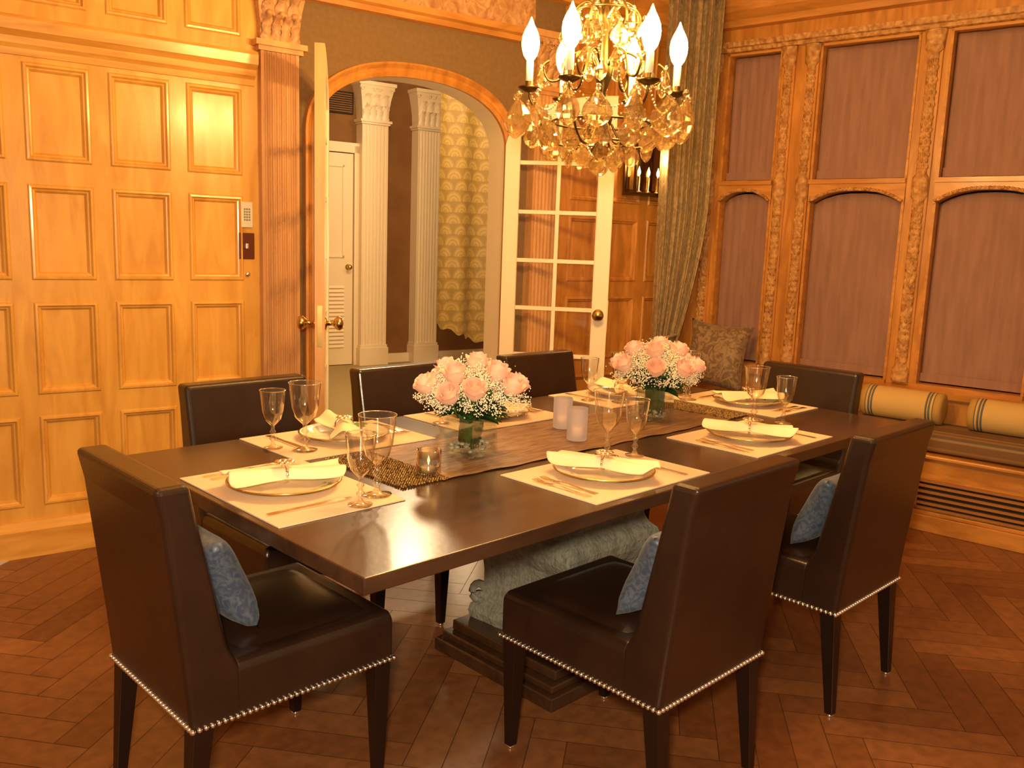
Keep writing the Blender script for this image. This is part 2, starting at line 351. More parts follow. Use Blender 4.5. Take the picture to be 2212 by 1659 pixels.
# ------------------------------------------------------------------ french door leaves
def leaf(name,hinge,free,label,flip):
    W=(Vector(free)-Vector(hinge)).length; ang=math.atan2(free[1]-hinge[1],free[0]-hinge[0])
    th=.042; root=E(name,(hinge[0],hinge[1],0),ang)
    def top(x): return az(.55*(1-x/W))-.012
    mb=MB(); stile=.085
    def seg(x0,x1,zb,ztf=None,n=1):
        loops=[]
        for k in range(n+1):
            x=x0+(x1-x0)*k/n; zt=ztf(x); zl=zb(x) if callable(zb) else zb
            loops.append([(x,-th/2,zl),(x,-th/2,zt),(x,th/2,zt),(x,th/2,zl)])
        mb.loft(loops)
    seg(0.004,stile,.01,top,8); seg(W-stile,W,.01,top,6)
    seg(stile,W-stile,lambda x:top(x)-.09,top,12)
    mb.box(stile,W-stile,-th/2,th/2,.01,.23)
    zs=[.23+.2635*k for k in range(1,8)]
    for z in zs:
        if z<top(stile)-.09: mb.box(stile,W-stile,-.014,.014,z-.011,z+.011)
        else:
            xs=[x for x in [stile+(W-2*stile)*k/20 for k in range(21)] if top(x)-.09>z]
            if xs: mb.box(xs[0],W-stile,-.014,.014,z-.011,z+.011)
    cx=W/2; mb.box(cx-.011,cx+.011,-.0135,.0135,.23,top(cx)-.08)
    mb.obj('door_frame',white,root,bevel=.002)
    mb=MB(); mb.box(W-.001,W+.0015,-th/2,th/2,.01,top(W)); mb.obj('door_edge',pilw,root)['label']='bare wood edge of the door'
    g=MB(); g.add([(stile,0,.23),(W-stile,0,.23)]+[(W-stile-(W-2*stile)*k/12,0,top(W-stile-(W-2*stile)*k/12)-.088) for k in range(13)],[tuple(range(15))])
    g.obj('glass_pane',pane,root)
    for sgn in (1,-1):
        k=MB(); k.lathe([(.001,0),(.030,0),(.030,.005),(.012,.009),(.011,.034),(.019,.041),(.030,.052),(.032,.064),(.024,.076),(.001,.080)],18)
        k.obj('knob',brass,root,loc=(W-.05,sgn*th/2,1.0),rot=(-sgn*pi/2,0,0))
    k=MB(); k.box(W+.001,W+.003,-.011,.011,.90,1.08); k.obj('lock_plate',brass,root)
    root['kind']='structure'; tag(root,label,'door'); return root
h1=Aw(1.44,-.03); h2=Aw(2.495,-.03)
leaf('door_1',h1[:2],(1.158,2.0006),'white arched french door leaf standing open edge-on',0)
leaf('door_2',h2[:2],(h2[0]+.60*math.cos(math.radians(-50.8)),h2[1]+.60*math.sin(math.radians(-50.8))),'white arched french door leaf with glass panes, open',0)
# ------------------------------------------------------------------ hall
mb=MB(); mb.box(.6,6.8,0.0,4.7,-.03,.002); st(mb.obj('floor_hall',carpet,**A),'beige carpeted hall floor beyond the arch','floor')
mb=MB(); mb.box(.6,6.8,4.6,4.7,0,3.3); st(mb.obj('wall_hall_back',hallbrown,**A),'brown hall wall behind the white pilasters','wall')
mb=MB(); mb.box(6.7,6.8,.13,4.6,0,3.3); st(mb.obj('wall_hall_right',hallbrown,**A),'brown side wall of the hall','wall')
mb=MB(); mb.box(.5,.6,.13,4.6,0,3.3); st(mb.obj('wall_hall_left',hallbrown,**A),'brown side wall of the hall','wall')
mb=MB(); mb.box(.5,6.8,.0,4.7,3.3,3.35); st(mb.obj('ceiling_hall',plaster,**A),'plaster ceiling of the hall','ceiling')
pilaster('trim_10',3.83,4.13,4.6,2.95,[white,white],'white fluted pilaster with acanthus capital in the hall',7,.14,.22,cap=.42,capw=.05)
pilaster('trim_11',4.49,4.77,4.6,2.95,[white,white],'white fluted pilaster with acanthus capital in the hall',7,.14,.22,cap=.42,capw=.05)
mb=MB(); mb.box(4.15,4.47,4.56,4.6,0,.10); mb.box(4.80,6.7,4.56,4.6,0,.10); st(mb.obj('baseboard_hall',white,**A),'white baseboard along the hall wall','baseboard')
root=E('door_3',Aw(3.37,4.6,0),-.1513)
mb=MB(); mb.box(-.40,.40,-.05,0,.01,2.22); mb.obj('door_frame',white,root)
mb=MB()
for a,b in ((-.30,.30),):
    mb.box(a,b,-.062,-.05,1.15,1.17);mb.box(a,b,-.062,-.05,2.08,2.10);mb.box(a,a+.02,-.062,-.05,1.15,2.1);mb.box(b-.02,b,-.062,-.05,1.15,2.1)
    for k in range(16): mb.prism([(-.065,.20+k*.042),(-.052,.225+k*.042),(-.05,.20+k*.042)],'x',a,b)
mb.obj('louver_panel',white,root)
k=MB(); k.lathe([(.001,0),(.03,0),(.012,.01),(.012,.03),(.03,.05),(.02,.07),(.001,.072)],16); k.obj('knob',brass,root,loc=(.345,-.05,1.05),rot=(pi/2,0,0))
root['kind']='structure'; tag(root,'white panelled door with louvered lower half in the hall','door')
mb=MB(); mb.box(2.88,2.96,4.53,4.6,0,2.3); mb.box(3.78,3.83,4.53,4.6,0,2.3); mb.box(2.88,3.83,4.53,4.6,2.23,2.33)
st(mb.obj('trim_12',white,**A),'white casing around the hall door','trim')
mb=MB(); mb.box(3.1,3.78,4.57,4.6,2.62,2.84,0)
for k in range(9): mb.box(3.12,3.76,4.56,4.572,2.635+k*.022,2.645+k*.022,1)
tag(mb.obj('air_vent',[darkm,hallbrown],**A),'dark slotted air vent above the hall door','vent')
mb=MB()
def gc(u,v):
    hem=.25+.27*(1-u)**1.4+.018*math.sin(u*40)
    z=2.95-v*(2.95-hem)
    return (4.25+u*.85,3.6+(.03+.03*v*v)*math.sin(u*15),z)
mb.grid(gc,110,260)
def gcol(p):
    c=p.center; x,z=c[0]/.15,c[2]/.11
    best=None
    r=math.floor(z)
    for rr in (r,r-1):
        off=.5*(rr%2); xc=math.floor(x-off)+.5+off
        d=math.hypot((x-xc)*1.0*2,(z-rr)*1.1)
        if d<1.05: best=d; 
        if best is not None and rr==r: break
    d=best if best is not None else 1.0
    k=.5+.5*math.cos(d*18)
    g=.35+.65*k if d<.95 else .1
    return (.27+.19*g,.17+.14*g,.035+.045*g)
hc=mb.obj('gold_curtain',goldc,colors=gcol,recalc=False,**A)
tag(hc,'gold fan-patterned fabric curtain hanging in the hall','curtain')
# ------------------------------------------------------------------ window wall
wins=[(-1.47,-1.12),(-.89,-.35),(-.20,.34),(.49,1.03)]
mb=MB(); x0w,x1w=-1.78,2.2
edges=[x0w]+[e for w in wins for e in w]+[x1w]
for k in range(0,len(edges),2): mb.box(edges[k],edges[k+1],-.02,.12,0,ZC)
for a,b in wins:
    mb.box(a,b,-.02,.12,0,.68); mb.box(a,b,-.02,.12,2.56,ZC)
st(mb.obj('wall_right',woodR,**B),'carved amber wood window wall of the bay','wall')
for i,(a,b) in enumerate(wins):
    w=b-a; root=E('window_%d'%(i+1),Bw((a+b)/2,0,0),B['rz'])
    mb=MB(); h=w/2
    n=20; loops=[]
    for k in range(n+1):
        x=-h+w*k/n; zb=1.735-.075*(abs(x)/h)**2.6
        loops.append([(x,-.035,zb),(x,-.035,1.775),(x,.06,1.775),(x,.06,zb)])
    mb.loft(loops)
    mb.box(-h,h,-.05,.04,1.775,1.80)
    for sx in (-1,1):
        mb.box(sx*h-.014 if sx>0 else -h,h if sx>0 else -h+.014,-.03,.06,.68,1.74)
        mb.box(sx*h-.012 if sx>0 else -h,h if sx>0 else -h+.012,-.028,.06,1.80,2.56)
    mb.box(-h,h,-.028,.06,2.545,2.56); mb.box(-h,h,-.05,.05,.665,.69)
    mb.obj('window_frame',woodH,root)
    mb=MB(); pts=[]
    for k in range(25):
        x=-h+.012+(w-.024)*k/24; pts.append((x,-.042,1.735-.075*(abs(x)/h)**2.6+.008))
    mb.tube(pts,.010,6)
    for k in range(0,25): mb.sphere((pts[k][0],-.049,pts[k][2]+.004),.008,6,4)
    mb.obj('carved_arch_bead',carve,root)
    mb=MB(); mb.box(-h,h,.10,.108,.68,2.56); mb.obj('window_pane',darkglass,root)
    root['kind']='structure'; tag(root,'tall wood-framed window with arched transom','window')
    for (z0,z1,nm) in ((1.81,2.54,'upper'),(.70,1.725,'lower')):
        mb=MB(); hh=h-.016; ph=random.random()*6
        def f(u,v):
            x=-hh+2*hh*u
            zt=z1 if nm=='upper' else 1.725-.075*(abs(x)/h)**2.6
            z=z0+(zt-z0)*v
            return (x,.034+.004*math.sin(u*17+ph)*(.3+.7*math.sin(v*5+ph))+.003*math.sin(u*41+ph),z+ (.004*math.sin(u*9+ph) if v==0 else 0))
        mb.grid(f,30,20)
        mb.add([(-hh,.024,z0-.002),(hh,.024,z0-.002),(hh,.024,z0+.045),(-hh,.024,z0+.045)],[(0,1,2,3)])
        o=mb.obj('roman_blind',shade,loc=Bw((a+b)/2,0,0),rz=B['rz'],solid=.002,recalc=False)
        tag(o,'brown sheer fabric blind in %s window sash'%nm,'window blind','brown fabric window blinds')
def post(x,nm,lab,r=.032):
    mb=MB(); mb.box(x-r-.008,x+r+.008,-.036,-.02,.68,2.56)
    mb.lathe([(r*1.25,.69),(r*1.25,.76),(r*.9,.78),(r*.85,1.68),(r*1.2,1.70),(r*1.2,1.80),(r*.8,1.82),(r*.8,2.44),(r*1.3,2.46),(r*1.5,2.56)],14,(x,-.036,0),1,sy=.55)
    k=0; zz=.80
    while zz<2.42:
        if not(1.66<zz<1.84):
            for a in (-2.4,-1.57,-.74): mb.sphere((x+r*.8*math.cos(a+.3*(k%2)),-.036+r*.40*math.sin(a+.3*(k%2)),zz),.0080,6,4,1,1.7)
        zz+=.032;k+=1
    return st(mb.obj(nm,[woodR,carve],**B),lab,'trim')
post(-1.075,'trim_13','carved wood post between bay windows'); post(-.935,'trim_14','carved wood post between bay windows')
post(-.275,'trim_15','carved wood post between bay windows',.036); post(.415,'trim_16','carved wood post between bay windows',.036)
post(-1.54,'trim_17','carved wood post at the bay corner')
def mouldB(name,prof,mat,label,a=-1.68,b=2.2): return mould(name,prof,a,b,mat,label,B)
mouldB('trim_18',[(-.02,2.56),(-.05,2.565),(-.055,2.585),(-.07,2.59),(-.075,2.62),(-.02,2.625)],carve,'beaded wood moulding above the windows')
mouldB('trim_19',[(-.02,2.70),(-.07,2.705),(-.08,2.74),(-.13,2.78),(-.14,2.86),(-.20,2.88),(-.20,2.948),(-.02,2.948)],woodH,'deep wood crown moulding above the windows')
mouldB('trim_20',[(-.02,.62),(-.06,.625),(-.065,.66),(-.02,.675)],woodH,'wood sill moulding below the windows')
# window bench
root=E('built_in_bench',Bw(.2,-.45,0),B['rz'])
mb=MB(); mb.box(-1.75,2.0,.0,.42,0,.375); mb.box(-1.75,2.0,-.03,0,0,.085); mb.box(-1.75,2.0,-.018,0,.085,.105); mb.obj('bench_body',woodH,root,bevel=.004)
mb=MB(); mb.box(-1.75,2.0,-.03,.425,.375,.395); mb.obj('bench_top',woodH,root,bevel=.006)
mb=MB(); mb.box(-.21,.50,-.004,-.001,.125,.25,0)
for k in range(4): mb.box(-.20,.49,-.016,-.004,.137+k*.030,.150+k*.030,1)
mb.box(-.225,-.20,-.018,0,.113,.267,1);mb.box(.49,.515,-.018,0,.113,.267,1);mb.box(-.225,.515,-.018,0,.253,.267,1);mb.box(-.225,.515,-.018,0,.113,.125,1)
mb.obj('heating_grille',[darkm,slatw],root)
tag(root,'built-in wood window seat with slatted heating grille','bench')
mb=MB(); Lx=3.6
def cush(u,v):
    a=2*pi*v; y=.20*math.copysign(abs(math.cos(a))**.35,math.cos(a)); z=.053*math.copysign(abs(math.sin(a))**.45,math.sin(a))
    return (-1.55+u*Lx,y+.215,z+.449)
mb.grid(cush,20,64)
def scol(p):
    y=p.center[1]; z=p.center[2]; k=(y*1.0+z*1.0)
    t=int(k*38)%4
    return [(.27,.16,.06),(.19,.10,.04),(.30,.19,.09),(.13,.09,.06)][t]
o=mb.obj('seat_cushion',stripe,loc=Bw(.2,-.45,0),rz=B['rz'],colors=scol,recalc=False); tag(o,'long brown striped cushion on the window seat','cushion')
def bol(p):
    x=abs(p.center[0]); 
    if .135<x<.143 or .150<x<.162 or .170<x<.177: return (.12,.13,.12)
    if x>.177: return (.50,.31,.08)
    return (.66,.45,.16)
mb=MB(); R_=.085; prof=[(.001,-.21),(.06,-.212),(.082,-.205),(R_,-.19)]+[(R_,-.19+.005*k) for k in range(1,77)]+[(.082,.205),(.06,.212),(.001,.21)]
mb.X=Matrix.Rotation(pi/2,4,'Y'); mb.lathe(prof,24)
b1=mb.obj('bolster',stripe,loc=Bw(-.20,-.18,.589),rz=B['rz'],colors=bol,recalc=False); tag(b1,'cream bolster cushion with thin stripes on window seat','bolster','bolsters on the window seat')
b2=dup(b1,Bw(.345,-.18,.589)); b3=dup(b1,Bw(.90,-.18,.589))
def pillow(w,h,t,mat,name):
    mb=MB()
    for sg in (1,-1):
        def f(u,v):
            x=2*u-1;y=2*v-1
            X=x*(1-.13*(1-y*y)); Y=y*(1-.13*(1-x*x))
            return (X*w/2,sg*t/2*max(0,(1-x**4)*(1-y**4))**.5,Y*h/2)
        mb.grid(f,20,20)
    return mb.obj(name,mat)
p=pillow(.40,.42,.14,pilm,'throw_pillow'); p.location=Bw(-1.31,-.215,.735); p.rotation_euler=(math.radians(-14),math.radians(3),B['rz']+.15)
tag(p,'tan damask throw pillow with pointed corners on window seat','pillow')
# damask curtain
root=E('curtain',(3.68,1.82,0),math.radians(-45))
mb=MB()
def cf(u,v):
    z=2.83-v*2.05
    q=max(0,(v-.58)/.42)**1.5
    w=.32-.02*min(1,v/.58)-.165*q
    sh=-.072-.073*q
    x=(u-.5)*w+sh
    zz=z-(.12*(u-.2))*max(0,v-.6)*2
    return (x,.032*math.sin(u*30+v*1.5)*(1-.3*v)+.008*math.sin(u*80),zz)
mb.grid(cf,90,60); mb.obj('curtain_drape',damask,root,solid=.003,recalc=False)
mb=MB(); pts=[(-.145+.082*math.cos(a)-.0,.05*math.sin(a),.83+.02*math.cos(a)) for a in [2*pi*k/24 for k in range(25)]]
mb.tube(pts,.010,6); mb.obj('tieback',damask,root)
mb=MB(); mb.tube([(-.24,0,2.84),(.10,0,2.84)],.012,8); mb.obj('curtain_rod',woodH,root)
tag(root,'brown and tan damask drape tied back beside bay window','curtain')
# sconce
root=E('wall_sconce',Aw(3.535,-.022,1.70),-.1513)
mb=MB(); mb.box(-.155,.155,-.012,0,0,.34,0); mb.box(-.135,.135,-.016,-.012,.02,.32,1); mb.obj('back_plate',[bronze,mirror],root,bevel=.002)
mb=MB()
for x in (-.15,.15): mb.box(x-.007,x+.007,-.11,-.096,0,.34)
mb.box(-.157,.157,-.11,0,-.012,.004); mb.box(-.157,.157,-.11,0,.335,.35); mb.obj('lantern_cage',bronze,root,bevel=.002)
for x in (-.08,0,.08):  # glowing bulbs modelled in place of the mirror's flame reflections
    mb=MB(); mb.lathe([(.001,.004),(.02,.004),(.02,.012),(.009,.016),(.009,.10),(.001,.10)],12,(x,-.06,0)); c=mb.obj('candle',brass,root)
    mb=MB(); mb.lathe([(.001,.10),(.009,.115),(.010,.13),(.004,.15),(.001,.16)],10,(x,-.06,0)); mb.obj('bulb',bulbs2,c)
tag(root,'bronze mirrored lantern sconce with three glowing bulbs standing in for reflected flames','wall sconce')
# ------------------------------------------------------------------ table
TL,TW,TZ=2.5035,1.1792,.75
root=E('dining_table',(TL/2,TW/2,0))
mb=MB(); mb.box(-TL/2,TL/2,-TW/2,TW/2,TZ-.036,TZ); mb.obj('tabletop',tabw,root,bevel=.003)
mb=MB(); mb.box(-1.0,1.0,-.06,.06,TZ-.075,TZ-.036); mb.box(-.20,.20,-.42,.42,TZ-.07,TZ-.036); mb.obj('support_rail',tabw,root,bevel=.003)
pc=(-.03,.0)
mb=MB(); loops=[]
def sq(hx,hy,z,n=10,wob=0):
    L=[]
    for (ax,ay,bx,by) in ((-1,-1,1,-1),(1,-1,1,1),(1,1,-1,1),(-1,1,-1,-1)):
        for k in range(n):
            t=k/n; x=ax+(bx-ax)*t; y=ay+(by-ay)*t
            m_=1-wob*math.sin(pi*t)+.008*math.sin(t*31)
            L.append((pc[0]+hx*x*m_,pc[1]+hy*y*m_,z))
    return L
prof=[(.105,.222),(.13,.228),(.155,.222),(.165,.205),(.20,.196),(.24,.190),(.28,.190),(.32,.194),(.35,.202),(.375,.220),(.40,.234),(.43,.238),(.455,.230),(.475,.208),(.50,.196),(.54,.194),(.59,.202),(.63,.218),(.65,.228),(.675,.228)]
for z,h in prof: loops.append(sq(h*.95,h,z,16,.05))
mb.loft(loops,0)
for sx in (-1,1):
    for sy in (-1,1):
        for zc,rr0 in ((.42,.05),(.20,.035)):
            pts=[]
            for k in range(16):
                a=-pi/2+k*.5; r=rr0*(1-k/22)
                pts.append((pc[0]+sx*(.190+r*math.cos(a)*.6),pc[1]+sy*(.200+r*math.cos(a)*.6),zc+r*math.sin(a)))
            mb.tube(pts,.014,6)
mb.obj('stone_pedestal',stone,root)['label']='grey carved stone pedestal'
mb=MB()
for hx,hy,z0,z1 in ((.325,.275,0,.045),(.305,.257,.045,.07),(.275,.24,.07,.105)): mb.box(pc[0]-hx,pc[0]+hx,pc[1]-hy,pc[1]+hy,z0,z1)
mb.obj('plinth',tabw,root,bevel=.005)
tag(root,'long dark wood dining table on carved stone pedestal','dining table')
# ------------------------------------------------------------------ chairs
cw,cd,hb=.4575,.53,.32
ch=E('dining_chair',(.6596+cw/2,-.228,0),0)
mb=MB()
sp=[(0,hb),(-.012,.45),(-.050,.80),(-.066,.874),(.008,.874),(.022,.80),(.085,.50),(.115,.44),(.12,hb)]
mb.prism(sp,'x',-cw/2,cw/2); back=mb.obj('backrest',leather,ch,bevel=.014,seg=4)
mb=MB()
def sl(z,i): return [(-cw/2+i,.10,z),(cw/2-i,.10,z),(cw/2-i,cd-i,z),(-cw/2+i,cd-i,z)]
mb.loft([sl(hb,0.001),sl(.44,0.001),sl(.458,.012)]); seat=mb.obj('seat',leather,ch,bevel=.012,seg=4)
mb=MB(); mb.grid(lambda u,v:((u-.5)*(cw-.06),.12+v*(cd-.16),.452+.022*(max(0,(1-(2*u-1)**4)*(1-(2*v-1)**4)))**.6),16,16); mb.obj('seat_pad',leather,ch,recalc=False)
mb=MB()
def nails(p,q):
    L=(Vector(q)-Vector(p)).length; n=int(L/.0145)
    for k in range(n+1):
        c=Vector(p).lerp(Vector(q),k/n); mb.sphere(tuple(c),.0066,8,5)
zz=hb+.009; e=.001
nails((-cw/2-e,.0,zz),(-cw/2-e,cd,zz)); nails((cw/2+e,0,zz),(cw/2+e,cd,zz)); nails((-cw/2,-e,zz),(cw/2,-e,zz)); nails((-cw/2,cd+e,zz),(cw/2,cd+e,zz))
o=mb.obj('nailhead_trim',chrome,ch); o['kind']='stuff'; o['label']='row of silver nailheads'
for sx,sy in ((-1,0),(1,0),(-1,1),(1,1)):
    mb=MB(); x=sx*(cw/2-.028); y=.028 if sy==0 else cd-.03
    yb=y-.03 if sy==0 else y; xb=sx*(cw/2-.026)
    def q(x,y,h,z): return [(x-h,y-h,z),(x+h,y-h,z),(x+h,y+h,z),(x-h,y+h,z)]
    mb.loft([q(xb,yb,.0125,.008),q(x,y,.024,hb+.01)]); mb.lathe([(.001,0),(.012,0),(.012,.008),(.001,.008)],12,(xb,yb,0),1)
    mb.obj('leg',[legw,chrome],ch,bevel=.002)
G='leather dining chairs around the table'
L0='dark brown leather dining chair with silver nailhead trim'
tag(ch,L0+' and blue pillow','chair',G)
dup(ch,(1.507+cw/2,-.2456,0),0)
dup(ch,(-.170,.3804+cw/2,0),-pi/2)
dup(ch,(.555,1.50,0),pi,L0); dup(ch,(1.24,1.50,0),pi,L0); dup(ch,(2.03,1.50,0),pi,L0)
dup(ch,(2.79,.545,0),pi/2,L0)
pb=pillow(.30,.25,.10,bluep,'lumbar_pillow')
tag(pb,'small blue-grey patterned pillow leaning on chair back','pillow','blue pillows on dining chairs')
def setp(o,cx,cy,rz):
    ly=.150; o.location=(cx-ly*math.sin(rz),cy+ly*math.cos(rz),.590); o.rotation_euler=(math.radians(24),0,rz)
setp(pb,.6596+cw/2,-.228,0)
o=dup(pb,(0,0,0)); setp(o,1.507+cw/2,-.2456,0)
o=dup(pb,(0,0,0)); setp(o,-.170,.3804+cw/2,-pi/2)
# ------------------------------------------------------------------ runner
root=E('table_runner',(1.27,.615,TZ))
mb=MB()
def rn(u,v):
    x=-.72+1.40*u; y=-.19+.38*v+ .004*math.sin(u*23)+.003*math.sin(u*61)
    return (x,y,.0022+.0018*(1+math.sin(v*45+3*math.sin(u*7)))/2+.0008*math.sin(u*50+v*9))
mb.grid(rn,120,60); mb.obj('runner_cloth',runm,root,recalc=False)
mb=MB(); rb=random.Random(2)
for x0,x1 in ((-.85,-.69),(.68,.83)):
    n=int((x1-x0)/.0088); m_=int(.37/.0088)
    for i in range(n):
        for j in range(m_): mb.octa((x0+i*.0088+rb.uniform(-.001,.001),-.183+j*.0088,.0045),.0046)
o=mb.obj('beaded_border',beadm,root); o['kind']='stuff'; o['label']='amber beaded end border'
tag(root,'bronze crinkled sheer table runner with beaded ends','table runner')
# ------------------------------------------------------------------ place settings
def W2(o,rz,u,v): return (o[0]+u*math.cos(rz)-v*math.sin(rz), o[1]+u*math.sin(rz)+v*math.cos(rz))
mb=MB(); mb.box(-.25,.25,0,.345,0,.003); mm_mat=mb.mesh('placemat',[linen])
mb=MB(); pr=[(.001,.003),(.075,.003),(.078,0),(.085,.0),(.09,.006),(.118,.013),(.140,.019),(.143,.021),(.140,.0225),(.137,.0222),(.115,.0165),(.092,.010),(.082,.007),(.001,.007)]
mb.lathe(pr,48,mf=lambda k:{6:2,7:2,8:2,9:1,10:1}.get(k,0)); mm_plate=mb.mesh('dinner_plate',[china,chinarim,gold])
def napkin_mesh(seed):
    q=random.Random(seed); p1,p2,p3=[q.uniform(0,6) for _ in range(3)]
    mb=MB()
    def nk(u,v):
        t=2*u-1; w=.030+.040*abs(t)**1.1*(1+.12*math.sin(t*3+p1)); a=2*v-1
        rnd=1-.16*a**4
        z=.016+.022*(1-a*a)*(1-.15*t*t)+.0045*math.sin(a*6+p2+t*1.2)*(.35+abs(t))+.006*t*t*(.5+.5*math.sin(a*2+p3))
        return (t*(.150+.010*math.sin(a*3+p1))*rnd,a*w*(1-.10*t**6)+.014*t*math.sin(t*2+p2),z)
    mb.grid(nk,44,34); return mb.mesh('napkin',[napk],False)
NM=[napkin_mesh(k) for k in range(7)]
mb=MB()
pts=[(0,.029*math.cos(a),.028+.024*math.sin(a)) for a in [2*pi*k/20 for k in range(21)]]
mb.tube(pts,.004,6)
for k in range(8):
    a=2*pi*k/8; mb.sphere((.017*math.cos(a),.017*math.sin(a),.054),.010,8,5,0,.4)
mb.sphere((0,0,.056),.009,8,5,0,.6)
mm_ring=mb.mesh('napkin_ring',[silver,gold])
def flat(mb,pts,h):
    mb.loft([[(-w,y,z),(w,y,z),(w,y,z+h),(-w,y,z+h)] for y,w,z in pts])
mb=MB(); flat(mb,[(-.095,.009,0),(-.085,.0115,0),(-.05,.007,.001),(0,.0035,.005),(.03,.0035,.004),(.045,.010,.001),(.06,.0115,0)],.0018)
for k in range(4):
    x=-.0095+k*.0063; mb.loft([[(x-.0015,y,z),(x+.0015,y,z),(x+.0015,y,z+.0016),(x-.0015,y,z+.0016)] for y,z in ((.058,0),(.08,.001),(.10,.005))])
mm_fork=mb.mesh('fork',[silver])
mb=MB(); flat(mb,[(-.11,.008,0),(-.10,.0105,0),(-.05,.0075,.001),(-.01,.006,.001),(.0,.008,.001),(.06,.0095,.001),(.10,.007,.001),(.115,.002,.001)],.003)
mm_knife=mb.mesh('knife',[silver])
gp=[(.001,0),(.035,0),(.037,.003),(.013,.007),(.006,.018),(.007,.026),(.014,.034),(.007,.042),(.006,.050),(.012,.058),(.006,.066),(.006,.078),(.014,.086),(.030,.102),(.039,.132),(.0425,.165),(.047,.203)]
mb=MB(); mb.lathe(gp,32); mb.tube([(.047*math.cos(2*pi*k/32),.047*math.sin(2*pi*k/32),.203) for k in range(33)],.0012,5,1); mm_big=mb.mesh('water_goblet',[glass,cutglass])
mb=MB(); mb.lathe([(r*.80,z*.86) for r,z in gp],32); mb.tube([(.0376*math.cos(2*pi*k/32),.0376*math.sin(2*pi*k/32),.1746) for k in range(33)],.0012,5,1); mm_small=mb.mesh('wine_goblet',[glass,cutglass])
sets=[
 ((.020,.600),-pi/2,(.33,.42),(.25,.375),-16),
 ((.960,.029),0,(1.11,.33),(1.19,.285),25),
 ((1.741,.038),0,(2.01,.36),(2.05,.26),30),
 ((.600,1.170),pi,(.43,.92),(.37,1.00),-20),
 ((1.235,1.170),pi,(1.07,.90),(1.01,.99),15),
 ((1.995,1.170),pi,(1.87,.885),(1.79,.99),-30),
 ((2.485,.590),pi/2,(2.17,.765),(2.24,.83),-25)]
zt=TZ+.0005
for idx,(o_,rz,gb,gs,na) in enumerate(sets):
    x,y=o_
    tag(O(mm_mat,'placemat',loc=(x,y,zt),rz=rz),'cream linen rectangular placemat on the dark table','placemat','cream placemats')
    c=W2(o_,rz,-.02,.17); z=zt+.003
    tag(O(mm_plate,'dinner_plate',loc=(*c,z),rz=rz),'white china dinner plate with gold rim and green leaves','plate','dinner plates')
    o=tag(O(NM[idx],'napkin',loc=(*c,z+.013),rz=rz+pi/2+math.radians(na),solid=.002),'ivory cloth napkin gathered in a silver ring','napkin','ivory napkins')
    tag(O(mm_ring,'napkin_ring',loc=(*c,z+.011),rz=rz+pi/2+math.radians(na)),'silver flower-shaped napkin ring around ivory napkin','napkin ring','napkin rings')
    f1=W2(o_,rz,-.185,.15); f2=W2(o_,rz,-.218,.145); k1=W2(o_,rz,.165,.13)
    tag(O(mm_fork,'fork',loc=(*f1,z),rz=rz),'silver dinner fork lying on cream placemat','fork','silver forks')
    tag(O(mm_fork,'fork',loc=(*f2,z),rz=rz),'silver dinner fork lying on cream placemat','fork','silver forks')
    tag(O(mm_knife,'knife',loc=(*k1,z),rz=rz),'silver dinner knife lying on cream placemat','knife','silver knives')
    tag(O(mm_big,'water_goblet',loc=(*gb,z+.0005)),'large clear stemmed glass goblet with ball stem','glass','large goblets')
    tag(O(mm_small,'wine_goblet',loc=(*gs,z+.0005)),'smaller clear stemmed wine glass with ball stem','glass','small goblets')
# ------------------------------------------------------------------ flowers
def rose_mesh(k):
    mb=MB(); r_=random.Random(k)
    for L_,(r0,h,n,open_) in enumerate([(.005,.050,3,.0),(.009,.052,3,.05),(.0135,.050,3,.15),(.0165,.044,4,.36)]):
        for i in range(n):
            a0=2*pi*i/n+L_*.7+r_.random()*.3; hw=pi/n*1.35
            def f(u,v):
                a=a0+(2*u-1)*hw*(1-.25*v*v)
                r=r0*(.40+1.0*math.sin(min(1,v*1.5)*pi/2)-.15*v)*(1+open_*v*v*v)+.002*u
                z=h*v*(1-.14*abs(2*u-1)**2*v)-.008*open_*v**4
                return (r*math.cos(a),r*math.sin(a),z)
            mb.grid(f,6,8)
    mb.lathe([(.001,-.012),(.006,-.008),(.010,0),(.008,.008)],8,mi=1)
    mb.tube([(0,0,-.01),(0,0,-.05)],.002,5,1)
    return mb.mesh('rose',[rosem,leafm],False)
RM=[rose_mesh(k) for k in range(3)]
def leafq(mb,base,dirv,L,w,mi=0,droop=.35):
    d=Vector(dirv).normalized(); s=d.cross(Vector((0,0,1)))
    if s.length>0: s.normalize()
    def f(u,v):
        p=Vector(base)+d*L*v+s*(2*u-1)*w*math.sin(pi*min(1,v*.97+.03))**.8+Vector((0,0,-L*droop*v*v+.15*w*abs(2*u-1)))
        return tuple(p)
    mb.grid(f,4,7,mi)
def sq2(h,z): return [(-h,-h,z),(h,-h,z),(h,h,z),(-h,h,z)]
